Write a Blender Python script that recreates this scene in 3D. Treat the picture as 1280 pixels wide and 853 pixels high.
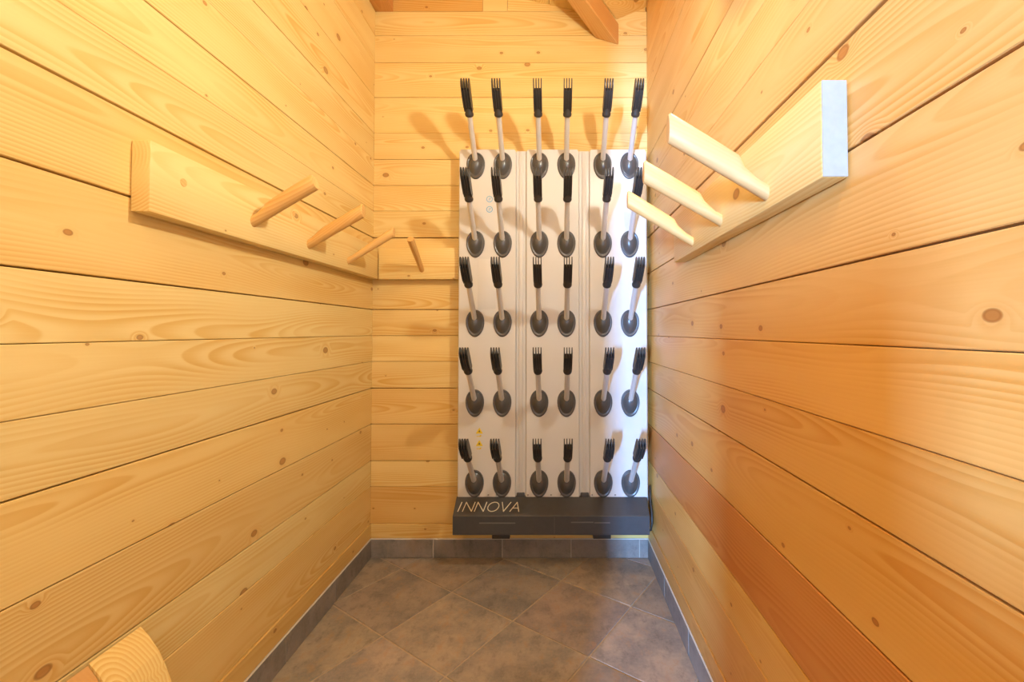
import bpy, bmesh, math, random
from mathutils import Vector, Matrix
random.seed(7)
S = bpy.context.scene
for o in list(bpy.data.objects): bpy.data.objects.remove(o)
COL = S.collection

# ------------------------------------------------------------------ camera
cam_d = bpy.data.cameras.new('camera'); cam = bpy.data.objects.new('camera', cam_d); COL.objects.link(cam)
cam_d.sensor_fit = 'HORIZONTAL'; cam_d.sensor_width = 36.0; cam_d.lens = 15.75
cam_d.shift_x = -0.0414; cam_d.shift_y = -0.0201; cam_d.clip_start = 0.02
cam.location = (0, 0, 1.25); cam.rotation_euler = (math.radians(91.4), 0, 0)
S.camera = cam

# ------------------------------------------------------------------ light
LAMP_STRENGTH = 760.0            # glowing globe of the wall lamp
LAMP_COLOR = (1.0, 0.98, 0.84)
S.view_settings.view_transform = 'Standard'; S.view_settings.look = 'None'
S.view_settings.gamma = 1.0; S.view_settings.use_curve_mapping = False
S.view_settings.exposure = 0.12
W = bpy.data.worlds.new('sky'); S.world = W; W.use_nodes = True
bg = W.node_tree.nodes['Background']; bg.inputs[0].default_value = (0.78, 0.88, 1.0, 1); bg.inputs[1].default_value = 2.2
# daylight that comes in from outdoors through the openings of the entrance wall
ld = bpy.data.lights.new('daylight', 'AREA'); ld.shape = 'RECTANGLE'; ld.size = 0.14; ld.size_y = 0.7
ld.energy = 900.0; ld.color = (0.24, 0.50, 1.0)
lo = bpy.data.objects.new('daylight', ld); COL.objects.link(lo); lo.location = (-1.5, -4.5, 1.3)
lo.rotation_euler = (Vector((0.35, 2.4, 1.2)) - Vector(lo.location)).to_track_quat('-Z', 'Y').to_euler()

# ------------------------------------------------------------------ room numbers (metres)
XL, XR, YB, YF, ZT = -1.02, 0.525, 2.51, -0.8, 4.0
COURSES = [0.106, 0.184, 0.389, 0.530, 0.733, 0.933, 1.082, 1.226, 1.372, 1.574, 1.777, 1.929, 2.074,
           2.222, 2.372, 2.578, 2.778, 2.933, 3.074, 3.27, 3.46, 3.65, 3.83, 4.0]

# ------------------------------------------------------------------ helpers
def link(o, parent=None):
    COL.objects.link(o)
    if parent is not None: o.parent = parent
    return o
def mesh_obj(name, verts, faces, mat, parent=None, loc=None, smooth=False):
    me = bpy.data.meshes.new(name); me.from_pydata([tuple(v) for v in verts], [], faces)
    bm = bmesh.new(); bm.from_mesh(me); bmesh.ops.recalc_face_normals(bm, faces=bm.faces); bm.to_mesh(me); bm.free()
    if smooth:
        for p in me.polygons: p.use_smooth = True
    me.materials.append(mat)
    o = bpy.data.objects.new(name, me)
    if loc is not None: o.location = loc
    return link(o, parent)
def bm_obj(name, bm, mat, parent=None, loc=None, smooth=False, angle=None):
    bmesh.ops.recalc_face_normals(bm, faces=bm.faces)
    me = bpy.data.meshes.new(name); bm.to_mesh(me); bm.free()
    if smooth:
        for p in me.polygons: p.use_smooth = True
    if angle: 
        for p in me.polygons: p.use_smooth = True
        me.set_sharp_from_angle(angle=math.radians(angle))
    me.materials.append(mat); o = bpy.data.objects.new(name, me)
    if loc is not None: o.location = loc
    return link(o, parent)
def empty(name, loc=(0, 0, 0)):
    o = bpy.data.objects.new(name, None); o.location = loc; o.empty_display_size = 0.1
    return link(o)
def tag(o, label=None, cat=None, group=None, kind=None):
    if label: o['label'] = label
    if cat: o['category'] = cat
    if group: o['group'] = group
    if kind: o['kind'] = kind
    return o
def add_box(bm, x0, x1, y0, y1, z0, z1, bevel=0.0):
    r = bmesh.ops.create_cube(bm, size=1.0)
    vs = r['verts']
    for v in vs:
        v.co = Vector(((x0 + x1) / 2 + v.co.x * (x1 - x0), (y0 + y1) / 2 + v.co.y * (y1 - y0), (z0 + z1) / 2 + v.co.z * (z1 - z0)))
    if bevel > 0:
        es = list({e for v in vs for e in v.link_edges})
        bmesh.ops.bevel(bm, geom=es, offset=bevel, segments=2, profile=0.5, affect='EDGES')
def box_obj(name, b, mat, parent=None, bevel=0.0):
    bm = bmesh.new(); add_box(bm, *b, bevel=bevel)
    return bm_obj(name, bm, mat, parent, angle=40 if bevel else None)
def add_tube(bm, pts, radii, seg=14, cap=True):
    rings = []; n = len(pts); pts = [Vector(p) for p in pts]; ref = None
    for i, p in enumerate(pts):
        t = (pts[min(i + 1, n - 1)] - pts[max(i - 1, 0)]).normalized()
        if ref is None: ref = t.orthogonal().normalized()
        u = (ref - t * ref.dot(t)).normalized(); w = t.cross(u); ref = u
        rings.append([bm.verts.new(p + (u * math.cos(2 * math.pi * k / seg) + w * math.sin(2 * math.pi * k / seg)) * radii[i]) for k in range(seg)])
    for a, b in zip(rings, rings[1:]):
        for k in range(seg): bm.faces.new((a[k], a[(k + 1) % seg], b[(k + 1) % seg], b[k]))
    if cap: bm.faces.new(rings[0][::-1]); bm.faces.new(rings[-1])
def clip_poly(poly, n, d):           # keep the side n.p <= d
    out = []
    for i in range(len(poly)):
        a, b = poly[i], poly[(i + 1) % len(poly)]
        da, db = n[0] * a[0] + n[1] * a[1] - d, n[0] * b[0] + n[1] * b[1] - d
        if da <= 0: out.append(a)
        if da * db < 0:
            t = da / (da - db); out.append((a[0] + (b[0] - a[0]) * t, a[1] + (b[1] - a[1]) * t))
    return out
def clean_poly(p, eps=0.004):
    q = []
    for a in p:
        if not q or math.hypot(a[0] - q[-1][0], a[1] - q[-1][1]) > eps: q.append(a)
    if len(q) > 1 and math.hypot(q[0][0] - q[-1][0], q[0][1] - q[-1][1]) < eps: q.pop()
    return q
def area(p): return 0.5 * sum(p[i][0] * p[(i + 1) % len(p)][1] - p[(i + 1) % len(p)][0] * p[i][1] for i in range(len(p)))
def inset(p, d):                     # convex, counter-clockwise
    q = list(p)
    for i in range(len(p)):
        a, b = p[i], p[(i + 1) % len(p)]; L = math.hypot(b[0] - a[0], b[1] - a[1])
        n = ((b[1] - a[1]) / L, -(b[0] - a[0]) / L)
        q = clip_poly(q, n, n[0] * a[0] + n[1] * a[1] - d)
        if len(q) < 3: return []
    return clean_poly(q, 0.0008)

# ------------------------------------------------------------------ materials
class NT:
    def __init__(s, name):
        s.m = bpy.data.materials.new(name); s.m.use_nodes = True; s.t = s.m.node_tree; s.t.nodes.clear()
        s.out = s.t.nodes.new('ShaderNodeOutputMaterial'); s.b = s.t.nodes.new('ShaderNodeBsdfPrincipled')
        s.t.links.new(s.b.outputs[0], s.out.inputs[0])
    def put(s, sock, v):
        if v is None: return
        if hasattr(v, 'is_linked') or isinstance(v, bpy.types.NodeSocket): s.t.links.new(v, sock)
        else: sock.default_value = v
    def math(s, op, a, b=None, c=None, clamp=False):
        n = s.t.nodes.new('ShaderNodeMath'); n.operation = op; n.use_clamp = clamp
        for i, v in enumerate((a, b, c)): s.put(n.inputs[i], v)
        return n.outputs[0]
    def xyz(s, x, y, z):
        n = s.t.nodes.new('ShaderNodeCombineXYZ')
        for i, v in enumerate((x, y, z)): s.put(n.inputs[i], v)
        return n.outputs[0]
    def sep(s, v):
        n = s.t.nodes.new('ShaderNodeSeparateXYZ'); s.put(n.inputs[0], v); return n.outputs
    def noise(s, v, scale=1.0, detail=2.0, rough=0.5, dim='3D'):
        n = s.t.nodes.new('ShaderNodeTexNoise'); n.noise_dimensions = dim
        s.put(n.inputs['Vector'], v); n.inputs['Scale'].default_value = scale; n.inputs['Detail'].default_value = detail; n.inputs['Roughness'].default_value = rough
        return n.outputs[0]
    def noisec(s, v, scale=1.0, detail=2.0):
        n = s.t.nodes.new('ShaderNodeTexNoise'); s.put(n.inputs['Vector'], v)
        n.inputs['Scale'].default_value = scale; n.inputs['Detail'].default_value = detail
        return n.outputs['Color']
    def ramp(s, f, stops):
        n = s.t.nodes.new('ShaderNodeMapRange'); n.interpolation_type = 'SMOOTHSTEP'
        s.put(n.inputs[0], f)
        for i, v in enumerate(stops): n.inputs[i + 1].default_value = v
        return n.outputs[0]
    def mix(s, f, a, b, mode='MIX'):
        n = s.t.nodes.new('ShaderNodeMix'); n.data_type = 'RGBA'; n.blend_type = mode
        s.put(n.inputs[0], f); s.put(n.inputs[6], a); s.put(n.inputs[7], b)
        return n.outputs[2]
    def coord(s):
        return s.t.nodes.new('ShaderNodeTexCoord').outputs['Object']
    def info(s):
        return s.t.nodes.new('ShaderNodeObjectInfo').outputs
    def bump(s, h, strength, dist=0.002):
        n = s.t.nodes.new('ShaderNodeBump'); n.inputs['Strength'].default_value = strength; n.inputs['Distance'].default_value = dist
        s.put(n.inputs['Height'], h); s.put(s.b.inputs['Normal'], n.outputs[0])
    def done(s, color, rough=0.5, spec=0.4, metal=0.0):
        s.put(s.b.inputs['Base Color'], color); s.put(s.b.inputs['Roughness'], rough)
        s.put(s.b.inputs['Specular IOR Level'], spec); s.put(s.b.inputs['Metallic'], metal)
        return s.m

def make_pine(name, early, late, rough=0.42, knots=True, period=0.0085):
    """solid wood: growth rings round a wandering pith line along local x; tinted by the object's own colour"""
    n = NT(name); c = n.sep(n.coord()); inf = n.info(); rnd = inf['Random']
    r2 = n.math('FRACT', n.math('MULTIPLY', rnd, 7.31)); r3 = n.math('FRACT', n.math('MULTIPLY', rnd, 31.7))
    x = n.math('ADD', c[0], n.math('MULTIPLY', rnd, 53.0)); y = c[1]; z = c[2]
    lo_ = n.sep(n.noisec(n.xyz(x, n.math('MULTIPLY', r2, 20.0), 0.0), 0.9, 1.0)); n1, n2 = lo_[0], lo_[1]
    md_ = n.sep(n.noisec(n.xyz(n.math('MULTIPLY', x, 1.6), n.math('MULTIPLY', y, 9.0), n.math('ADD', z, n.math('MULTIPLY', rnd, 9.0))), 1.0, 1.5)); n3, vis0, tone = md_[0], md_[1], md_[2]
    yc = n.math('ADD', n.math('ADD', y, n.math('MULTIPLY', n.math('SUBTRACT', r2, 0.5), 0.14)), n.math('MULTIPLY', n.math('SUBTRACT', n1, 0.5), 0.10))
    zc = n.math('ADD', n.math('ADD', z, n.math('MULTIPLY', n.math('SUBTRACT', n2, 0.5), 0.16)), n.math('ADD', n.math('MULTIPLY', r3, 0.05), 0.02))
    r = n.math('SQRT', n.math('ADD', n.math('MULTIPLY', yc, yc), n.math('MULTIPLY', zc, zc)))
    r = n.math('ADD', r, n.math('MULTIPLY', n.math('SUBTRACT', n3, 0.5), 0.016))
    if knots:
        v = n.t.nodes.new('ShaderNodeTexVoronoi'); v.voronoi_dimensions = '2D'; v.feature = 'F1'; v.inputs['Scale'].default_value = 1.0
        n.put(v.inputs['Vector'], n.xyz(n.math('MULTIPLY', x, 3.4), n.math('ADD', n.math('MULTIPLY', y, 5.0), n.math('MULTIPLY', r2, 40.0)), 0.0))
        cs = n.sep(v.outputs['Color'])
        has = n.math('GREATER_THAN', cs[0], 0.30)
        size = n.math('ADD', n.math('MULTIPLY', n.math('MULTIPLY', cs[1], cs[1]), 0.055), 0.012)
        q = n.math('DIVIDE', n.math('ADD', v.outputs['Distance'], n.math('MULTIPLY', n.math('SUBTRACT', n3, 0.5), 0.012)), size)
        knot = n.math('MULTIPLY', n.ramp(q, (0.75, 1.1, 1.0, 0.0)), has)
        halo = n.math('MULTIPLY', n.ramp(q, (0.6, 3.2, 1.0, 0.0)), has)
        r = n.math('ADD', r, n.math('MULTIPLY', halo, 0.016))
        rimk = n.math('MULTIPLY', n.math('MULTIPLY', n.ramp(q, (0.55, 0.9, 0.0, 1.0)), n.ramp(q, (0.95, 1.2, 1.0, 0.0))), has)
    ph = n.math('FRACT', n.math('DIVIDE', r, period))
    ring = n.math('MULTIPLY', n.ramp(ph, (0.1, 0.86, 0.0, 1.0)), n.ramp(ph, (0.88, 1.0, 1.0, 0.0)))
    vis = n.ramp(vis0, (0.30, 0.72, 0.10, 1.0))
    ring = n.math('MULTIPLY', ring, vis)
    fib = n.noise(n.xyz(n.math('MULTIPLY', x, 6.0), n.math('MULTIPLY', y, 260.0), n.math('MULTIPLY', z, 260.0)), 1.0, 1.0)
    f = n.math('ADD', n.math('MULTIPLY', ring, 0.74), n.math('ADD', n.math('MULTIPLY', n.math('SUBTRACT', fib, 0.5), 0.22), n.math('MULTIPLY', n.math('SUBTRACT', tone, 0.5), 0.75)), clamp=False)
    f = n.math('ADD', f, 0.14, clamp=True)
    col = n.mix(f, (*early, 1), (*late, 1))
    if knots:
        col = n.mix(n.math('MULTIPLY', knot, 0.8), col, (late[0] * 0.55, late[1] * 0.42, late[2] * 0.42, 1))
        col = n.mix(n.math('MULTIPLY', rimk, 0.5), col, (late[0] * 0.25, late[1] * 0.16, late[2] * 0.15, 1))
        col = n.mix(n.math('MULTIPLY', halo, 0.18), col, (late[0], late[1] * 0.8, late[2] * 0.7, 1))
    col = n.mix(1.0, col, inf['Color'], 'MULTIPLY')
    n.bump(fib, 0.10, 0.001)
    return n.done(col, rough, 0.35)

PINE = make_pine('pine', (0.86, 0.665, 0.285), (0.73, 0.445, 0.115))
PEGW = make_pine('peg_wood', (0.86, 0.63, 0.30), (0.73, 0.44, 0.15), 0.5, knots=False)

def make_stone(name, a, b, c, rough):
    n = NT(name); co = n.coord(); inf = n.info()
    s = n.sep(co); rnd = inf['Random']
    v = n.xyz(n.math('ADD', s[0], n.math('MULTIPLY', rnd, 17.0)), n.math('ADD', s[1], n.math('MULTIPLY', rnd, 29.0)), s[2])
    big = n.noise(v, 6.0, 6.0, 0.65); mid = n.noise(n.xyz(n.math('MULTIPLY', s[0], 1.7), n.math('ADD', s[1], n.math('MULTIPLY', rnd, 29.0)), n.math('ADD', s[2], n.math('MULTIPLY', big, 0.12))), 13.0, 8.0, 0.72); fine = n.noise(v, 90.0, 3.0, 0.6)
    col = n.mix(n.ramp(big, (0.36, 0.64, 0.0, 1.0)), (*a, 1), (*b, 1))
    col = n.mix(n.math('MULTIPLY', n.ramp(mid, (0.52, 0.68, 0.0, 1.0)), 0.7), col, (*c, 1))
    col = n.mix(n.math('MULTIPLY', n.ramp(mid, (0.30, 0.50, 1.0, 0.0)), 0.5), col, (a[0] * 0.45, a[1] * 0.45, a[2] * 0.47, 1))
    col = n.mix(n.math('MULTIPLY', n.math('SUBTRACT', fine, 0.4), 0.6, clamp=True), col, (b[0] * 1.3, b[1] * 1.3, b[2] * 1.3, 1))
    col = n.mix(1.0, col, inf['Color'], 'MULTIPLY')
    n.bump(n.math('ADD', mid, n.math('MULTIPLY', fine, 0.3)), 0.25, 0.002)
    return n.done(col, n.math('ADD', n.math('MULTIPLY', mid, 0.25), rough), 0.4)
STONE = make_stone('floor_stone', (0.255, 0.225, 0.195), (0.42, 0.335, 0.255), (0.42, 0.27, 0.16), 0.36)
SKIRT = make_stone('skirting_stone', (0.21, 0.19, 0.17), (0.29, 0.25, 0.22), (0.31, 0.25, 0.19), 0.40)

def plain(name, col, rough=0.5, spec=0.5, metal=0.0, var=0.06, scale=30.0, tint=False):
    n = NT(name); f = n.noise(n.coord(), scale, 3.0)
    c = n.mix(f, tuple(v * (1 - var) for v in col) + (1,), tuple(min(1, v * (1 + var)) for v in col) + (1,))
    if tint: c = n.mix(1.0, c, n.info()['Color'], 'MULTIPLY')
    return n.done(c, rough, spec, metal)
GROUT = plain('grout', (0.50, 0.39, 0.27), 0.9, 0.2, var=0.25, scale=60)
CAULK = plain('caulk', (0.72, 0.66, 0.56), 0.7, 0.3)
SKGROUT = plain('skirting_grout', (0.46, 0.41, 0.35), 0.9, 0.2)
ENDLIT = plain('daylit_end_grain', (0.40, 0.385, 0.365), 0.7, 0.2, var=0.14, scale=45)  # cool daylight on the right rail's end, put into the colour
DARKBACK = plain('shadow_gap_backing', (0.44, 0.21, 0.07), 0.9, 0.1)
WHITE = plain('white_painted_steel', (0.68, 0.655, 0.625), 0.33, 0.5, var=0.02, scale=5)
GREYST = plain('grey_steel', (0.35, 0.34, 0.33), 0.45, 0.5)
HOUS = plain('anthracite_housing', (0.060, 0.060, 0.062), 0.38, 0.5, var=0.12, scale=40)
RUBBER = plain('dark_grey_plastic', (0.085, 0.080, 0.076), 0.30, 0.6, var=0.1)
BLACK = plain('black_plastic', (0.038, 0.034, 0.031), 0.42, 0.5, var=0.15)
TUBE = plain('pale_tube', (0.74, 0.70, 0.66), 0.28, 0.5, metal=0.25, var=0.02)
LETTER = plain('pale_lettering', (0.75, 0.70, 0.55), 0.5, 0.3)
SLOT = plain('slot_grey', (0.16, 0.155, 0.15), 0.5, 0.4)
YELLOW = plain('warning_yellow', (0.80, 0.58, 0.03), 0.5, 0.3)
PALEBLUE = plain('pale_blue_print', (0.16, 0.42, 0.66), 0.4, 0.4)
PRINT = plain('dark_print', (0.12, 0.10, 0.05), 0.6, 0.2)
SCREW = plain('screw_steel', (0.35, 0.33, 0.30), 0.35, 0.5, metal=0.8)
BRASS = plain('lamp_metal', (0.55, 0.42, 0.22), 0.35, 0.5, metal=0.9)
g = NT('lamp_globe'); e = g.t.nodes.new('ShaderNodeEmission'); e.inputs[0].default_value = (*LAMP_COLOR, 1); e.inputs[1].default_value = LAMP_STRENGTH
g.t.links.new(e.outputs[0], g.out.inputs[0]); GLOBE = g.m

# ------------------------------------------------------------------ plank walls
def plank_mesh(L, Wd, T, ch):
    cs = [(-Wd / 2, -T), (-Wd / 2, -ch), (-Wd / 2 + ch, 0), (Wd / 2 - ch, 0), (Wd / 2, -ch), (Wd / 2, -T)]
    k = len(cs); v = [(-L / 2, a, b) for a, b in cs] + [(L / 2, a, b) for a, b in cs]
    f = [(i, (i + 1) % k, k + (i + 1) % k, k + i) for i in range(k)] + [tuple(range(k))[::-1], tuple(range(k, 2 * k))]
    return v, f
def tintv(base, j=0.05, rng=random):
    a = 1 + rng.uniform(-j, j); b = rng.uniform(-j, j) * 0.5
    return (base[0] * a, base[1] * (a + b), base[2] * (a + 2 * b), 1)
GAPS = {10: 0.006, 9: 0.005, 8: 0.004, 5: 0.004, 4: 0.003, 3: 0.0035}      # wider open joints
def plank_wall(parent, origin, ax, length, tints, default, skip_above=99, cuts=None, seed=1):
    """origin = point of the wall face at z=0 in the middle of its length; ax = direction of local x"""
    rng = random.Random(seed)
    ax = Vector(ax); up = Vector((0, 0, 1)); nz = ax.cross(up)
    for i in range(len(COURSES) - 1):
        z0, z1 = COURSES[i], COURSES[i + 1]
        g0, g1 = GAPS.get(i, 0.0016) / 2, GAPS.get(i + 1, 0.0016) / 2
        zc = (z0 + g0 + z1 - g1) / 2; wd = z1 - z0 - g0 - g1
        pr = 0.006 if i == 0 else rng.uniform(-0.0015, 0.0015)
        segs = (cuts or {}).get(i, [(-length / 2, length / 2)])
        for si, (a, b) in enumerate(segs):
            v, f = plank_mesh(b - a - (0.002 if len(segs) > 1 else 0), wd, 0.02, 0.0016)
            t = tints.get((i, si), tints.get(i, default))
            o = mesh_obj('plank', v, f, PINE, parent)
            p = Vector(origin) + ax * ((a + b) / 2) + up * zc + nz * pr
            M = Matrix((ax, up, nz)).transposed().to_4x4(); M.translation = p
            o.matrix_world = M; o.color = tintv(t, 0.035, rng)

def wall_slab(name, b):
    o = box_obj(name, b, DARKBACK); tag(o, kind='structure'); return o
wl = wall_slab('wall_left', (XL - 0.08, XL - 0.02, YF, YB + 0.02, 0, ZT))
tag(wl, 'wall of yellow horizontal pine planks on the left side')
wr = wall_slab('wall_right', (XR + 0.02, XR + 0.08, YF, YB + 0.02, 0, ZT))
tag(wr, 'wall of horizontal pine planks on the right side, tinted orange for weaker light')
wb = wall_slab('wall_back', (XL - 0.08, XR + 0.08, YB + 0.02, YB + 0.08, 0, ZT))
tag(wb, 'narrow end wall of pine planks behind the boot dryer')
Lside = YB - YF
DEF_L = (1.0, 1.0, 1.0); DEF_R = (0.98, 0.80, 0.66); DEF_B = (1.0, 0.97, 0.93)  # right wall tint: weaker lamp light put into the colour as orange
plank_wall(wl, (XL, (YB + YF) / 2, 0), (0, 1, 0), Lside,
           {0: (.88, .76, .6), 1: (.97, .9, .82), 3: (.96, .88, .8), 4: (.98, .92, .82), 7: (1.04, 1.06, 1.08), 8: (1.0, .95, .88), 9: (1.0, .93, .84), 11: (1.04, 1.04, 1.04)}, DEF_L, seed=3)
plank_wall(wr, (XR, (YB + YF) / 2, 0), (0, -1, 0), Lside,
           {0: (.76, .52, .34), 1: (.84, .60, .40), 2: (.95, .76, .54), 3: (.74, .44, .28), 4: (.92, .68, .44), 5: (.93, .69, .46), 6: (.96, .72, .50), 7: (.97, .74, .55), 8: (.98, .78, .62)}, DEF_R, seed=11)  # lower courses carry the dimmer light as deeper orange; the brown board is real
CUTB = {18: [(-0.7675, -0.16), (-0.16, -0.02), (-0.02, 0.7675)]}
plank_wall(wb, ((XL + XR) / 2, YB, 0), (1, 0, 0), XR - XL,
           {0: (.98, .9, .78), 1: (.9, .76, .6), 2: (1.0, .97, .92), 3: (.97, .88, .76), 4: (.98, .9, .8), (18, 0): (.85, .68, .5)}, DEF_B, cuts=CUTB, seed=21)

# unseen entrance wall behind the camera; openings and post shaped for the daylight patches
bm = bmesh.new(); y0, y1 = YF - 0.1, YF
add_box(bm, XL - 0.08, -0.55, y0, y1, 0, ZT); add_box(bm, 0.50, XR + 0.08, y0, y1, 0, ZT)
add_box(bm, -0.55, 0.50, y0, y1, 2.10, ZT); add_box(bm, -0.25, -0.08, y0, y1, 0, 1.36); add_box(bm, -0.08, 0.50, y0, y1, 0, 1.05)
wf = bm_obj('wall_front', bm, PINE); wf.color = (1, .95, .88, 1); tag(wf, 'unseen entrance wall behind the viewer, openings shaped to cast daylight patches', kind='structure')

# ------------------------------------------------------------------ floor
fl = box_obj('floor', (XL - 0.08, XR + 0.08, YF - 0.1, YB + 0.08, -0.06, -0.004), GROUT)
tag(fl, 'floor of brown stone tiles laid diagonally', kind='structure')
FX0, FX1, FY0, FY1 = XL + 0.006, XR - 0.006, YF, YB - 0.009
ox, oy, tu, tv = -0.8046, 2.3972, 0.3123, 0.2150
rt = random.Random(5)
for r in range(-5, 12):
    for c in range(-6, 10):
        def gp(cc, rr): return (ox + cc * tu - rr * tv, oy - cc * tv - rr * tu)
        poly = [gp(c, r), gp(c, r + 1), gp(c + 1, r + 1), gp(c + 1, r)]
        if area(poly) < 0: poly = poly[::-1]
        poly = inset(poly, 0.0036)
        for nn, d in (((1, 0), FX1), ((-1, 0), -FX0), ((0, 1), FY1), ((0, -1), -FY0)):
            poly = clip_poly(poly, nn, d)
            if len(poly) < 3: break
        if len(poly) < 3: continue
        poly = clean_poly(poly)
        if len(poly) < 3 or area(poly) < 0.0004: continue
        top = inset(poly, 0.0022)
        if len(top) != len(poly): top = poly
        cx = sum(p[0] for p in poly) / len(poly); cy = sum(p[1] for p in poly) / len(poly); k = len(poly)
        dz = rt.uniform(-0.0006, 0.0006)
        v = [(p[0] - cx, p[1] - cy, -0.004) for p in poly] + [(p[0] - cx, p[1] - cy, -0.0015 + dz) for p in poly] + [(p[0] - cx, p[1] - cy, 0 + dz) for p in top]
        f = [tuple(range(k))[::-1], tuple(range(2 * k, 3 * k))]
        for a in (0, k): f += [(a + i, a + (i + 1) % k, a + k + (i + 1) % k, a + k + i) for i in range(k)]
        t = mesh_obj('tile', v, f, STONE, fl, (cx, cy, 0))
        s = rt.uniform(0.86, 1.12); t.color = (s * rt.uniform(.97, 1.05), s, s * rt.uniform(.94, 1.06), 1)

# ------------------------------------------------------------------ skirting tiles
def skirting(name, label, p0, ax, nrm, joints):
    e = box_obj(name, (0, 1, 0, 1, 0, 1), SKGROUT); me = e.data
    ax = Vector(ax); nrm = Vector(nrm); p0 = Vector(p0); T = 0.010; Ht = 0.100
    a0, a1 = joints[0], joints[-1]
    cs = [p0 + ax * a + nrm * b + Vector((0, 0, z)) for a in (a0, a1) for b in (0.0005, T - 0.0025) for z in (0.001, Ht - 0.001)]
    me.clear_geometry(); me.from_pydata([tuple(q) for q in cs], [], [(0, 1, 3, 2), (4, 6, 7, 5), (0, 4, 5, 1), (2, 3, 7, 6), (0, 2, 6, 4), (1, 5, 7, 3)])
    tag(e, label, kind='structure')
    for i in range(len(joints) - 1):
        a, b = joints[i] + 0.003, joints[i + 1] - 0.003
        bm = bmesh.new(); add_box(bm, -(b - a) / 2, (b - a) / 2, -T / 2 + 0.001, T / 2, -Ht / 2, Ht / 2, bevel=0.0015)
        o = bm_obj('tile', bm, SKIRT, e)
        M = Matrix((ax, nrm, ax.cross(nrm))).transposed().to_4x4()
        if M.to_3x3().determinant() < 0: M = Matrix((ax, nrm, nrm.cross(ax))).transposed().to_4x4()
        M.translation = p0 + ax * (a + b) / 2 + nrm * (T / 2) + Vector((0, 0, Ht / 2 + 0.001)); o.matrix_world = M
        s = rt.uniform(0.85, 1.15); o.color = (s, s, s, 1)
    q = [p0 + ax * a + nrm * b + Vector((0, 0, z)) for a in (a0, a1) for b, z in ((0.0, Ht + 0.001), (T - 0.001, Ht + 0.001), (T - 0.003, Ht + 0.0055), (0.0, Ht + 0.0055))]
    mesh_obj('caulk_line', q, [(0, 1, 5, 4), (1, 2, 6, 5), (2, 3, 7, 6), (3, 0, 4, 7), (0, 3, 2, 1), (4, 5, 6, 7)], CAULK, e)
TB = 0.010
skirting('baseboard_left', 'grey stone skirting tiles along the left plank wall', (XL, 0, 0), (0, 1, 0), (1, 0, 0), [YF, -0.56, -0.18, 0.20, 0.58, 0.96, 1.34, 1.72, 2.10, YB - TB])
skirting('baseboard_right', 'grey stone skirting tiles along the right plank wall', (XR, 0, 0), (0, 1, 0), (-1, 0, 0), [YF, -0.53, -0.15, 0.23, 0.61, 0.99, 1.37, 1.75, 2.13, YB - TB])
skirting('baseboard_back', 'grey stone skirting tiles along the end wall under the dryer', (0, YB, 0), (1, 0, 0), (0, -1, 0), [XL + 0.001, -0.668, -0.288, 0.092, 0.470, XR - 0.001])

# ------------------------------------------------------------------ sloping plank ceiling with a valley
ce = box_obj('ceiling', (XL - 0.08, XR + 0.08, YF - 0.1, YB + 0.08, ZT + 0.0, ZT + 0.06), DARKBACK)
tag(ce, 'sloping ceiling of pine boards', kind='structure')
def zl(x, y): return 3.03 + 0.215 * (0.355 - x) + 0.325 * (2.505 - y)
def zr(x, y): return 3.03 + 0.415 * (x - 0.355) + 0.955 * (2.505 - y)
def zf(x, y): return ZT - 0.02
def slope_boards(poly, zfun, axis, w, start, tint, seed):
    rng = random.Random(seed); a = start
    while a < 3.0:
        n = (1, 0) if axis == 0 else (0, 1); m = (-n[0], -n[1])
        p = clip_poly(clip_poly(poly, n, a + w - 0.0015), m, -(a + 0.0015)) ; a += w
        if len(p) < 3: continue
        p = clean_poly(p, 0.002)
        if len(p) < 3 or abs(area(p)) < 0.0006: continue
        k = len(p); cx = sum(q[0] for q in p) / k; cy = sum(q[1] for q in p) / k; cz = zfun(cx, cy)
        # local x runs along the board
        loc = [((q[1] - cy) if axis == 0 else (q[0] - cx), -(q[0] - cx) if axis == 0 else (q[1] - cy), zfun(q[0], q[1]) - cz) for q in p]
        v = loc + [(u[0], u[1], u[2] + 0.018) for u in loc]
        f = [tuple(range(k)), tuple(range(k, 2 * k))[::-1]] + [(i, (i + 1) % k, k + (i + 1) % k, k + i) for i in range(k)]
        o = mesh_obj('ceiling_board', v, f, PINE, ce, (cx, cy, cz))
        if axis == 0: o.rotation_euler = (0, 0, math.pi / 2)
        o.color = tintv(tint, 0.05, rng)
e_ = 0.002
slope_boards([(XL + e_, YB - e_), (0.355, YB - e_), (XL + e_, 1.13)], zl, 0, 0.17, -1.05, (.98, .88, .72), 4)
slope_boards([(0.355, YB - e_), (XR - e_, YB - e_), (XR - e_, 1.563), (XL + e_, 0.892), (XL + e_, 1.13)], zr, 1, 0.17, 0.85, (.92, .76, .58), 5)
slope_boards([(XR - e_, 1.563), (XR - e_, YF), (XL + e_, YF), (XL + e_, 0.892)], zf, 0, 0.17, -1.05, (1, .95, .88), 6)

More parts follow.
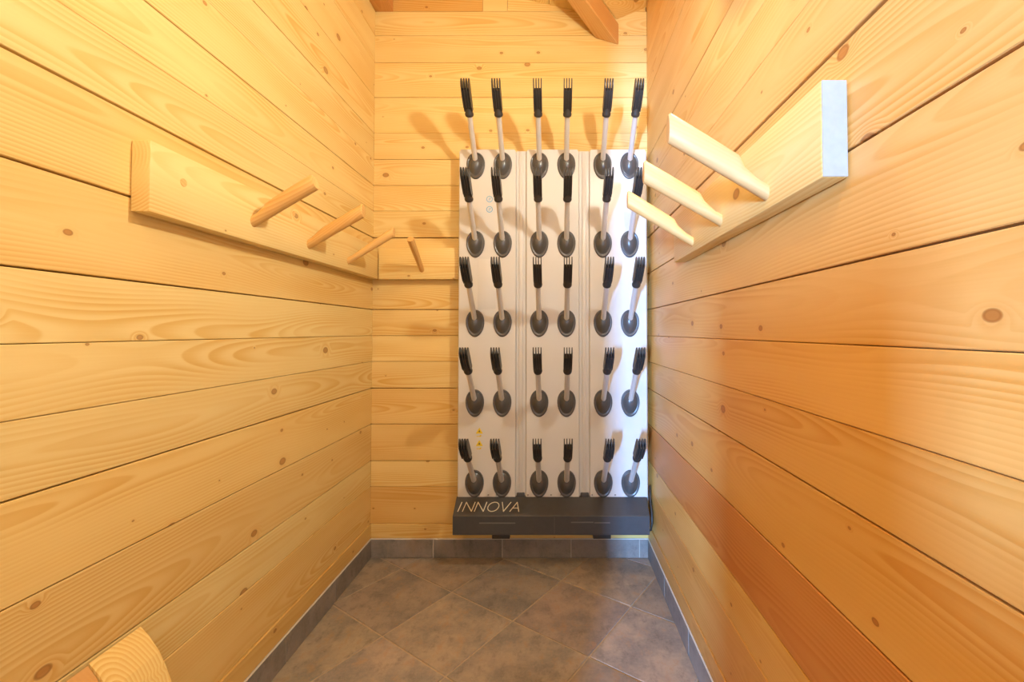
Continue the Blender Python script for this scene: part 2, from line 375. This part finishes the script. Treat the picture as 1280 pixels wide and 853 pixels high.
# valley rafter
A = Vector((0.236, YB - 0.001, 2.915)); B = Vector((0.368, YB - 0.001, 2.876)); v = Vector((-1, -1, 0.54))
hgt = Vector((0, 0, 0.125)); L1 = 1.15; perp = (B - A); 
wd = Vector((1, -1, 0)).normalized() * 0.0933
a2 = A + v * L1; b2 = a2 + wd
vs = [A, B, b2, a2, A + hgt, B + hgt, b2 + hgt, a2 + hgt]
org = (A + a2) / 2; lx = v.normalized(); ly = wd.normalized(); lz = lx.cross(ly)
M = Matrix((lx, ly, lz)).transposed().to_4x4(); M.translation = org; Mi = M.inverted()
bm = bmesh.new(); bv = [bm.verts.new(Mi @ q) for q in vs]
for f in ((0, 1, 2, 3), (4, 7, 6, 5), (0, 4, 5, 1), (1, 5, 6, 2), (2, 6, 7, 3), (3, 7, 4, 0)): bm.faces.new([bv[i] for i in f])
bmesh.ops.bevel(bm, geom=list(bm.edges), offset=0.005, segments=1, affect='EDGES')
ra = bm_obj('rafter', bm, PEGW); ra.matrix_world = M; ra.color = (.80, .60, .42, 1)
tag(ra, 'orange brown timber rafter slanting down onto the end wall above the dryer', 'rafter')
# wall plate along the left wall
bm = bmesh.new(); add_box(bm, -1.655, 1.654, -0.05, 0.05, -0.09, 0.09, bevel=0.004)
wp = bm_obj('wall_plate_beam', bm, PEGW, angle=40); wp.location = (XL + 0.052, (YB + YF) / 2, 3.16); wp.rotation_euler = (0, 0, math.pi / 2)
wp.color = (.80, .56, .38, 1); tag(wp, 'orange timber beam in the top left corner, running along the left wall', 'beam')

# ------------------------------------------------------------------ boot dryer
PF = 2.415                                   # front face of the white panels
bd = empty('boot_dryer', (0, PF, 0.0))
tag(bd, 'tall white wall mounted boot dryer with thirty slanted drying arms and dark base', 'boot dryer')
def dpart(o): o.location = Vector(o.location) - Vector(bd.location); return o
def dbox(name, b, mat, bevel=0.0, parent=None):
    bm = bmesh.new(); cx, cy, cz = (b[0] + b[1]) / 2, (b[2] + b[3]) / 2, (b[4] + b[5]) / 2
    add_box(bm, b[0] - cx, b[1] - cx, b[2] - cy, b[3] - cy, b[4] - cz, b[5] - cz, bevel=bevel)
    o = bm_obj(name, bm, mat, bd, angle=40 if bevel else None); o.location = (cx, cy - PF, cz); return o
dbox('back_housing', (-0.505, 0.507, PF + 0.024, YB - 0.002, 0.30, 2.225), GREYST, 0.003)
PANELS = [(-0.518, -0.208), (-0.153, 0.134), (0.190, 0.500)]
ZP0, ZP1 = 0.364, 2.240
def panel_mesh(x0, x1):                      # pressed tray: flat front, sloped flanks
    s = 0.010; d = 0.020; c = 0.012
    cx = (x0 + x1) / 2; w = (x1 - x0) / 2
    pr = [(-w - 0.002, d), (-w, 0.004), (-w + 0.004, 0), (w - 0.004, 0), (w, 0.004), (w + 0.002, d)]
    zz = [ZP0, ZP1 - c, ZP1]
    V = []; F = []
    for zi, z in enumerate(zz):
        for k, (x, y) in enumerate(pr):
            xx = x
            if zi == 2: xx = max(-w + c * 0.8, min(w - c * 0.8, x))
            V.append((xx, y, z))
    n = len(pr)
    for zi in range(2):
        for k in range(n - 1): F.append((zi * n + k, zi * n + k + 1, (zi + 1) * n + k + 1, (zi + 1) * n + k))
        F.append((zi * n + n - 1, zi * n, (zi + 1) * n, (zi + 1) * n + n - 1))
    F.append(tuple(range(n))[::-1]); F.append(tuple(range(2 * n, 3 * n)))
    return V, F, cx
for x0, x1 in PANELS:
    V, F, cx = panel_mesh(x0, x1); p = mesh_obj('panel', V, F, WHITE, bd, (cx, 0, 0))
    for sx in (x0 + 0.115 if x0 < -0.3 else x0 + 0.012, x0 + 0.165 if x0 < -0.3 else x0 + 0.135, x1 - 0.10):
        bm = bmesh.new(); add_tube(bm, [(0, 0.0005, 0), (0, -0.0025, 0)], [0.005, 0.004], 8)
        o = bm_obj('screw', bm, SCREW, p); o.location = (sx - cx, 0, ZP0 + 0.012)
for x0, x1 in ((PANELS[0][1], PANELS[1][0]), (PANELS[1][1], PANELS[2][0])):
    xm = (x0 + x1) / 2
    dbox('channel', (x0 + 0.002, x1 - 0.002, PF + 0.014, PF + 0.024, ZP0 + 0.005, ZP1 - 0.004), WHITE)
    dbox('channel_rib', (xm - 0.012, xm + 0.010, PF + 0.006, PF + 0.0145, ZP0 + 0.02, ZP1 - 0.006), WHITE, 0.003)
    dbox('channel_tab', (x0 + 0.006, x1 - 0.006, PF - 0.004, PF + 0.014, ZP0 - 0.006, ZP0 + 0.022), HOUS, 0.004)
# base housing
x0, x1 = -0.521, 0.488
prof = [(PF - 0.004, 0.366), (2.322, 0.306), (2.318, 0.302), (2.318, 0.2095), (2.322, 0.206), (YB - 0.012, 0.206), (YB - 0.012, 0.300), (PF + 0.020, 0.366)]
k = len(prof); cx = (x0 + x1) / 2
V = [(x - cx, y - PF, z) for x in (x0, x1) for y, z in prof]
F = [(i, (i + 1) % k, k + (i + 1) % k, k + i) for i in range(k)] + [tuple(range(k))[::-1], tuple(range(k, 2 * k))]
bh = mesh_obj('base_housing', V, F, HOUS, bd, (cx, 0, 0))
def on_base(o, x, y, z): o.parent = bh; o.location = (x - cx, y - PF, z); return o
# lettering: thin stroked italic capitals on the slanted face
sl = Vector((0, PF - 0.004 - 2.322, 0.366 - 0.306)); slope = math.atan2(sl.z, sl.y); sl.normalize()
nrm = Vector((0, -sl.z, sl.y))
def stroke(bm, p, q, w=0.0044, h=0.0008):
    p, q = Vector(p), Vector(q); d = (q - p).normalized(); n = Vector((-d.y, d.x)) * w / 2; p -= d * w * 0.3; q += d * w * 0.3
    c = [p + n, q + n, q - n, p - n]
    b = [bm.verts.new((u.x, u.y, 0.0002)) for u in c]; t = [bm.verts.new((u.x, u.y, h)) for u in c]
    bm.faces.new(t); bm.faces.new(b[::-1])
    for i in range(4): bm.faces.new((b[i], b[(i + 1) % 4], t[(i + 1) % 4], t[i]))
LH = 0.054
GL = {'I': (0.012, [[(0.3, 0), (0.3, 1)]]), 'N': (0.046, [[(0, 0), (0, 1), (1, 0), (1, 1)]]), 'V': (0.046, [[(0, 1), (0.5, 0), (1, 1)]]),
      'A': (0.046, [[(0, 0), (0.5, 1), (1, 0)], [(0.22, 0.36), (0.78, 0.36)]])}
GL['O'] = (0.056, [[(0.5 + 0.5 * math.cos(t * math.pi / 12), 0.5 + 0.5 * math.sin(t * math.pi / 12)) for t in range(25)]])
pen = 0.0
for chh in 'INNOVA':
    w, paths = GL[chh]; bm = bmesh.new()
    for pa in paths:
        for a, b in zip(pa, pa[1:]):
            sh = 0.22
            stroke(bm, (a[0] * w + sh * a[1] * LH, a[1] * LH), (b[0] * w + sh * b[1] * LH, b[1] * LH))
    o = bm_obj('letter', bm, LETTER, bh)
    base = Vector((-0.503 + pen, 2.322, 0.306)) + sl * 0.022 + nrm * 0.0003
    o.location = (base.x - cx, base.y - PF, base.z)
    o.rotation_euler = (slope, 0, 0); pen += w + (0.010 if chh in 'OV' else 0.0155)
for xa, xb, zz in ((-0.385, -0.20, 0.268), (0.085, 0.20, 0.272), (0.205, 0.285, 0.270)):
    bm = bmesh.new(); add_box(bm, -(xb - xa) / 2, (xb - xa) / 2, -0.0006, 0.002, -0.003, 0.003)
    on_base(bm_obj('vent_slot', bm, SLOT, bh), (xa + xb) / 2, 2.318, zz)
bm = bmesh.new(); add_box(bm, -0.0008, 0.0008, -0.0005, 0.002, -0.042, 0.044)
on_base(bm_obj('seam', bm, SLOT, bh), 0.0, 2.318, 0.255)
for xa in (-0.322, 0.200):
    dbox('mounting_foot', (xa, xa + 0.092, 2.335, YB - 0.012, 0.180, 0.2055), BLACK, 0.002)

# drying arms
D = Vector((0, -0.310, 0.300)); LA = D.length; D.normalize(); NF = Vector((0, -0.300, -0.310)).normalized(); QX = Vector((1, 0, 0))
# plate
bm = bmesh.new(); SEG = 28; rings = []
PRO = [(1.0, 0.0), (1.0, 0.004), (0.95, 0.0075), (0.86, 0.0075), (0.82, 0.0045), (0.76, 0.0065), (0.62, 0.0165), (0.42, 0.026), (0.2, 0.031)]
for u, h in PRO:
    ring = []
    for kk in range(SEG):
        t = 2 * math.pi * kk / SEG; sx, sz = math.cos(t), math.sin(t)
        egg = 1.0 + 0.10 * sz
        up = 0.012 * (1 - u)                      # the dome leans up to the tube
        ring.append(bm.verts.new((0.0495 * u * sx * egg, -h, 0.0735 * u * sz + up - 0.004)))
    rings.append(ring)
for a, b in zip(rings, rings[1:]):
    for kk in range(SEG): bm.faces.new((a[kk], a[(kk + 1) % SEG], b[(kk + 1) % SEG], b[kk]))
bm.faces.new(rings[-1]); bm.faces.new(rings[0][::-1])
plate0 = bm_obj('base_plate', bm, RUBBER, smooth=True); plate_me = plate0.data; bpy.data.objects.remove(plate0)
# tube
bm = bmesh.new(); add_tube(bm, [D * 0.012, D * 0.03, D * 0.275], [0.0145, 0.0138, 0.0132], 16)
tube0 = bm_obj('drying_arm', bm, TUBE, angle=50); tube_me = tube0.data; bpy.data.objects.remove(tube0)
# claw head: collar + four deep fins on a core
bm = bmesh.new()
add_tube(bm, [D * 0.256, D * 0.259, D * 0.268, D * 0.275, D * 0.279, D * 0.32], [0.016, 0.0205, 0.0222, 0.0205, 0.0185, 0.0175], 16)
def slab(bm, prof, q0, q1):
    a = [bm.verts.new(D * s + NF * p + QX * q0) for s, p in prof]; b = [bm.verts.new(D * s + NF * p + QX * q1) for s, p in prof]
    n = len(prof); bm.faces.new(a); bm.faces.new(b[::-1])
    for i in range(n): bm.faces.new((a[i], b[i], b[(i + 1) % n], a[(i + 1) % n]))
fin = [(0.284, -0.016), (0.284, 0.014), (0.303, 0.017), (0.306, 0.026), (0.36, 0.030), (0.405, 0.027), (LA - 0.008, 0.019), (LA, 0.006), (LA, -0.008), (LA - 0.012, -0.017), (0.36, -0.018)]
core = [(0.284, -0.012), (0.284, 0.011), (0.308, 0.021), (0.36, 0.024), (0.385, 0.020), (0.388, -0.006), (0.36, -0.013)]
for q in (-0.0183, -0.0061, 0.0061, 0.0183): slab(bm, fin, q - 0.0023, q + 0.0023)
slab(bm, core, -0.0165, 0.0165)
head0 = bm_obj('claw_head', bm, BLACK, angle=35); head_me = head0.data; bpy.data.objects.remove(head0)
for row in range(5):
    for X in (-0.427, -0.280, -0.0815, 0.0650, 0.2612, 0.4070):
        a = link(bpy.data.objects.new('drying_arm', tube_me), bd); a.location = (X, 0, 0.4405 + 0.4285 * row)
        link(bpy.data.objects.new('base_plate', plate_me), a); link(bpy.data.objects.new('claw_head', head_me), a)
# stickers and hatch on the first panel
def disc(name, mat, x, z, r, y, seg=20):
    bm = bmesh.new(); add_tube(bm, [(0, 0.0006, 0), (0, -0.0005, 0)], [r, r], seg)
    o = bm_obj(name, bm, mat, bd); o.location = (x, y, z); return o
for z in (1.968, 1.912):
    s = disc('round_sticker', PALEBLUE, -0.352, z, 0.0175, -0.0004)
    bm = bmesh.new(); add_tube(bm, [(0, 0, 0), (0, -0.0004, 0)], [0.0135, 0.0135], 18); bm_obj('sticker_disc', bm, WHITE, s).location = (0, -0.0004, 0)
    bm = bmesh.new(); 
    for i in range(3): add_box(bm, -0.006 + 0.002 * i, 0.004 + 0.002 * i, -0.0003, 0, -0.006 + 0.005 * i, -0.0035 + 0.005 * i)
    bm_obj('symbol', bm, PALEBLUE, s).location = (0, -0.0008, 0)
for z in (0.716, 0.650):
    V = [(x, y, zz) for y in (0.0, -0.001) for x, zz in ((-0.019, -0.014), (0.019, -0.014), (0, 0.019))]
    t = mesh_obj('warning_triangle', V, [(0, 1, 2), (5, 4, 3), (0, 3, 4, 1), (1, 4, 5, 2), (2, 5, 3, 0)], YELLOW, bd, (-0.402, 0, z))
    V = [(x * 0.35, y, zz * 0.4 - 0.001) for y in (-0.0009, -0.0014) for x, zz in ((-0.016, -0.012), (0.016, -0.012), (0, 0.017))]
    mesh_obj('symbol', V, [(0, 1, 2), (5, 4, 3), (0, 3, 4, 1), (1, 4, 5, 2), (2, 5, 3, 0)], PRINT, t)
for z, m in ((0.688, YELLOW), (0.622, YELLOW)):
    bm = bmesh.new(); add_box(bm, -0.013, 0.011, -0.0006, 0.0005, -0.003, 0.001); add_box(bm, 0.004, 0.013, -0.0006, 0.0005, 0.001, 0.006)
    bm_obj('printed_mark', bm, m, bd).location = (-0.404, 0, z)
dbox('access_hatch', (-0.412, -0.318, PF - 0.0022, PF + 0.001, 1.372, 1.640), WHITE, 0.0008)

# power cable at the right end of the base
bm = bmesh.new()
P = [(0.5145, 2.435, 0.42), (0.513, 2.425, 0.37), (0.511, 2.40, 0.335), (0.510, 2.37, 0.30), (0.508, 2.355, 0.25), (0.503, 2.36, 0.215), (0.498, 2.385, 0.200)]
add_tube(bm, P, [0.0055] * len(P), 8)
pc = bm_obj('power_cable', bm, BLACK, smooth=True); tag(pc, 'black power cable squeezed between dryer base and right wall', 'cable')

# ------------------------------------------------------------------ peg rails
def wood_box(name, b, axis, parent, tint, bevel, off):
    """box whose wood grain runs along axis; off = parent location"""
    cx, cy, cz = (b[0] + b[1]) / 2, (b[2] + b[3]) / 2, (b[4] + b[5]) / 2
    dx, dy, dz = (b[1] - b[0]) / 2, (b[3] - b[2]) / 2, (b[5] - b[4]) / 2
    bm = bmesh.new()
    if axis == 'X': add_box(bm, -dx, dx, -dz, dz, -dy, dy, bevel=bevel); rot = (math.pi / 2, 0, 0)
    else: add_box(bm, -dy, dy, -dz, dz, -dx, dx, bevel=bevel); rot = (math.pi / 2, 0, math.pi / 2)
    o = bm_obj(name, bm, PINE, parent, angle=40); o.rotation_euler = rot; o.location = (cx - off[0], cy - off[1], cz - off[2]); o.color = (*tint, 1); return o
def peg(parent, base, tip, r0, r1, notch, side, tint, off, flat=0.72, seed=0, plumb=1.0):
    """split-log peg: a thin round tenon that steps up (on its upper side) to a flattened paddle"""
    rng = random.Random(seed); base, tip = Vector(base), Vector(tip); d = (tip - base); L = d.length; d.normalize()
    sx = d.cross(Vector((0, 0, 1))).normalized(); up = sx.cross(d).normalized()
    st = [(-0.02, r0, 0), (0.0, r0, 0), (0.03, r0, 0), (notch * 0.6, r0 * 1.02, 0), (notch, r0 * 1.15, 0.25), (notch + 0.018, r0 * 1.3, 0.7), (notch + 0.04, r1 * 0.96, 1), (L * 0.7, r1, 1), (L - 0.006, r1 * 1.03, 1), (L, r1 * 0.9, 1)]
    if notch <= 0: st = [(-0.02, r0, 0), (0, r0, 0.0), (L * 0.25, r0 * 1.08, 0.3), (L * 0.6, (r0 + r1) / 2 * 1.05, 0.6), (L - 0.005, r1, 0.8), (L, r1 * 0.9, 0.8)]
    seg = 18; bm = bmesh.new(); rings = []
    for i, (s, r, fl) in enumerate(st):
        ring = []
        drop = r - r0                                     # keep the lower edge straight
        for kk in range(seg):
            t = 2 * math.pi * kk / seg; ca, sa = math.cos(t), math.sin(t)
            fx = 1 - (1 - flat) * fl
            px, pz = ca * r * fx, sa * r
            if fl > 0.5:                                  # squarer, split section
                m = max(abs(ca), abs(sa)); px *= 1 + 0.16 * (1 / m - 1) * fl; pz *= 1 + 0.10 * (1 / m - 1) * fl
            j = 1 + rng.uniform(-0.02, 0.02)
            w_ = (pz + drop) * j; ex = plumb * w_ * d.z / math.hypot(d.x, d.y) if s > L * 0.8 else 0
            ring.append(bm.verts.new((s - L / 2 + ex, px * j, w_)))
        rings.append(ring)
    for a, b in zip(rings, rings[1:]):
        for kk in range(seg): bm.faces.new((a[kk], a[(kk + 1) % seg], b[(kk + 1) % seg], b[kk]))
    bm.faces.new(rings[0][::-1]); bm.faces.new(rings[-1])
    o = bm_obj('peg', bm, PEGW, parent, angle=38)
    M = Matrix((d, -sx, up)).transposed().to_4x4(); M.translation = (base + tip) / 2 - Vector(off)
    o.matrix_local = M; o.color = (*tint, 1); return o
# left rail
off = (XL, 1.78, 1.538); lr = empty('peg_rail', off); tag(lr, 'long pine coat rail on the left wall with three round pegs', 'coat rail')
wood_box('board', (XL + 0.002, -0.972, 1.068, 2.462, 1.538, 1.711), 'Y', lr, (1.04, 1.05, 1.08), 0.003, off)
peg(lr, (-0.972, 1.440, 1.606), (-0.772, 1.440, 1.727), 0.0165, 0.0245, 0.05, 1, (.96, .84, .68), off, 0.85, 1, 0.35)
peg(lr, (-0.972, 1.767, 1.595), (-0.757, 1.767, 1.721), 0.0165, 0.0240, 0.045, 1, (.92, .76, .54), off, 0.85, 2)
peg(lr, (-0.972, 2.106, 1.582), (-0.757, 2.106, 1.712), 0.0135, 0.0205, 0.0, 1, (.97, .82, .62), off, 0.95, 3)
for y, z, r in ((1.165, 1.640, 0.011), (1.075, 1.62, 0.0), (1.66, 1.69, 0.010)):
    if r == 0: continue
    bm = bmesh.new(); add_tube(bm, [(0, 0, 0), (0.0012, 0, 0)], [r, r * 0.95], 14)
    o = bm_obj('plug', bm, PEGW, lr); o.location = (-0.9725 - off[0], y - off[1], z - off[2]); o.color = (1.0, .9, .72, 1)
# short rail on the end wall
off = (-0.75, YB, 1.538); br = empty('peg_rail', off); tag(br, 'short pine coat rail on the end wall beside the dryer with one peg', 'coat rail')
wood_box('board', (-0.972 + 0.0015, -0.528, 2.463, YB - 0.002, 1.538, 1.711), 'X', br, (1.02, 1.0, .96), 0.003, off)
peg(br, (-0.731, 2.463, 1.591), (-0.731, 2.260, 1.716), 0.0135, 0.0185, 0.0, 1, (.95, .78, .58), off, 0.95, 4, 0.0)
# right rail
off = (XR, 1.28, 1.524); rr = empty('peg_rail', off); tag(rr, 'pine coat rail on the right wall with three flattened split pegs', 'coat rail')
wood_box('board', (0.476, XR - 0.002, 0.790, 1.780, 1.524, 1.700), 'Y', rr, (1.0, .95, .9), 0.004, off)
o = box_obj('end_face', (0.4775, XR - 0.0035, 0.7890, 0.7902, 1.5255, 1.6985), ENDLIT, rr); o.location = (-off[0], -off[1], -off[2]); tag(o, 'end grain with cool daylight painted in as pale grey')
peg(rr, (0.476, 1.000, 1.562), (0.256, 1.000, 1.693), 0.0160, 0.0300, 0.055, -1, (.84, .70, .60), off, 0.55, 5)
peg(rr, (0.476, 1.277, 1.569), (0.256, 1.277, 1.694), 0.0160, 0.0290, 0.050, -1, (.90, .76, .62), off, 0.55, 6)
peg(rr, (0.476, 1.539, 1.560), (0.252, 1.539, 1.694), 0.0145, 0.0265, 0.055, -1, (.93, .79, .62), off, 0.60, 7)

# ------------------------------------------------------------------ wooden bench end at the lower left
be = empty('bench_end', (XL, 0.98, 0)); tag(be, 'rounded wooden bench end standing against the left wall, bottom left corner', 'bench')
prof = [(-1.012, 0.528), (-0.990, 0.504), (-0.9645, 0.468), (-0.948, 0.433), (-0.934, 0.396), (-0.920, 0.345), (-0.910, 0.28), (-0.905, 0.20), (-0.904, 0.0), (-1.012, 0.0)]
def bprism(name, y0, y1, ins, tint, mat):
    # local x = down the grain (vertical)
    pr = [(x - (ins if x > -1.011 else 0), z - ins * (1 if z > 0 else 0)) for x, z in prof]; k = len(pr)
    V = [(z - 0.26, x - (XL + 0.06), y - (y0 + y1) / 2) for y in (y0, y1) for x, z in pr]
    F = [(i, (i + 1) % k, k + (i + 1) % k, k + i) for i in range(k)] + [tuple(range(k))[::-1], tuple(range(k, 2 * k))]
    o = mesh_obj(name, V, F, mat, be); M = Matrix(((0, 1, 0), (0, 0, 1), (1, 0, 0))).to_4x4()
    M.translation = (0.06, (y0 + y1) / 2 - 0.98, 0.26); o.matrix_local = M; o.color = (*tint, 1); return o
bprism('end_block', 0.9916, 1.114, 0.0, (1.08, 1.08, 1.02), PINE)
bprism('side_board', 0.45, 0.990, 0.004, (.85, .66, .48), PEGW)

# ------------------------------------------------------------------ wall lamp (above the frame, on the right wall)
wlamp = empty('wall_lamp', (XR, 1.14, 2.38)); tag(wlamp, 'small globe lamp on the right wall above the coat rail', 'lamp')
bm = bmesh.new(); add_tube(bm, [(-0.001, 0, 0), (-0.010, 0, 0)], [0.035, 0.032], 20); add_tube(bm, [(-0.001, 0, 0), (-0.05, 0, 0)], [0.010, 0.010], 10)
bm_obj('bracket', bm, BRASS, wlamp, angle=40)
bm = bmesh.new(); bmesh.ops.create_uvsphere(bm, u_segments=16, v_segments=10, radius=0.042)
bm_obj('globe', bm, GLOBE, wlamp, smooth=True).location = (-0.085, 0, 0.0)
# unseen metal bowl added behind the globe to keep light off the wall
bm = bmesh.new(); rp = []
for xx, rr_ in ((-0.012, 0.012), (-0.016, 0.038), (-0.040, 0.062), (-0.090, 0.074), (-0.089, 0.071), (-0.042, 0.058), (-0.020, 0.036), (-0.016, 0.012)):
    rp.append([bm.verts.new((xx, rr_ * math.cos(t * math.pi / 12), rr_ * math.sin(t * math.pi / 12))) for t in range(24)])
for a, b in zip(rp, rp[1:] + rp[:1]):
    for kk in range(24): bm.faces.new((a[kk], a[(kk + 1) % 24], b[(kk + 1) % 24], b[kk]))
bm_obj('light_shield', bm, WHITE, wlamp, smooth=True)

# unseen warm fill lamp added behind the viewer, built as a pendant
g2 = NT('fill_lamp_globe'); e2 = g2.t.nodes.new('ShaderNodeEmission'); e2.inputs[0].default_value = (1.0, 0.94, 0.76, 1); e2.inputs[1].default_value = 54.0
g2.t.links.new(e2.outputs[0], g2.out.inputs[0])
cl = empty('fill_lamp', (-0.25, -0.35, ZT - 0.02)); tag(cl, 'added warm fill lamp in pendant form, unseen behind the viewer', 'lamp')
bm = bmesh.new(); add_tube(bm, [(0, 0, -0.001), (0, 0, -0.02)], [0.05, 0.045], 20); add_tube(bm, [(0, 0, -0.02), (0, 0, -0.92)], [0.006, 0.006], 8); add_tube(bm, [(0, 0, -0.92), (0, 0, -0.97)], [0.02, 0.03], 16)
bm_obj('cord_and_rose', bm, BRASS, cl, angle=40)
bm = bmesh.new(); bmesh.ops.create_uvsphere(bm, u_segments=18, v_segments=12, radius=0.12)
bm_obj('globe', bm, g2.m, cl, smooth=True).location = (0, 0, -1.085)
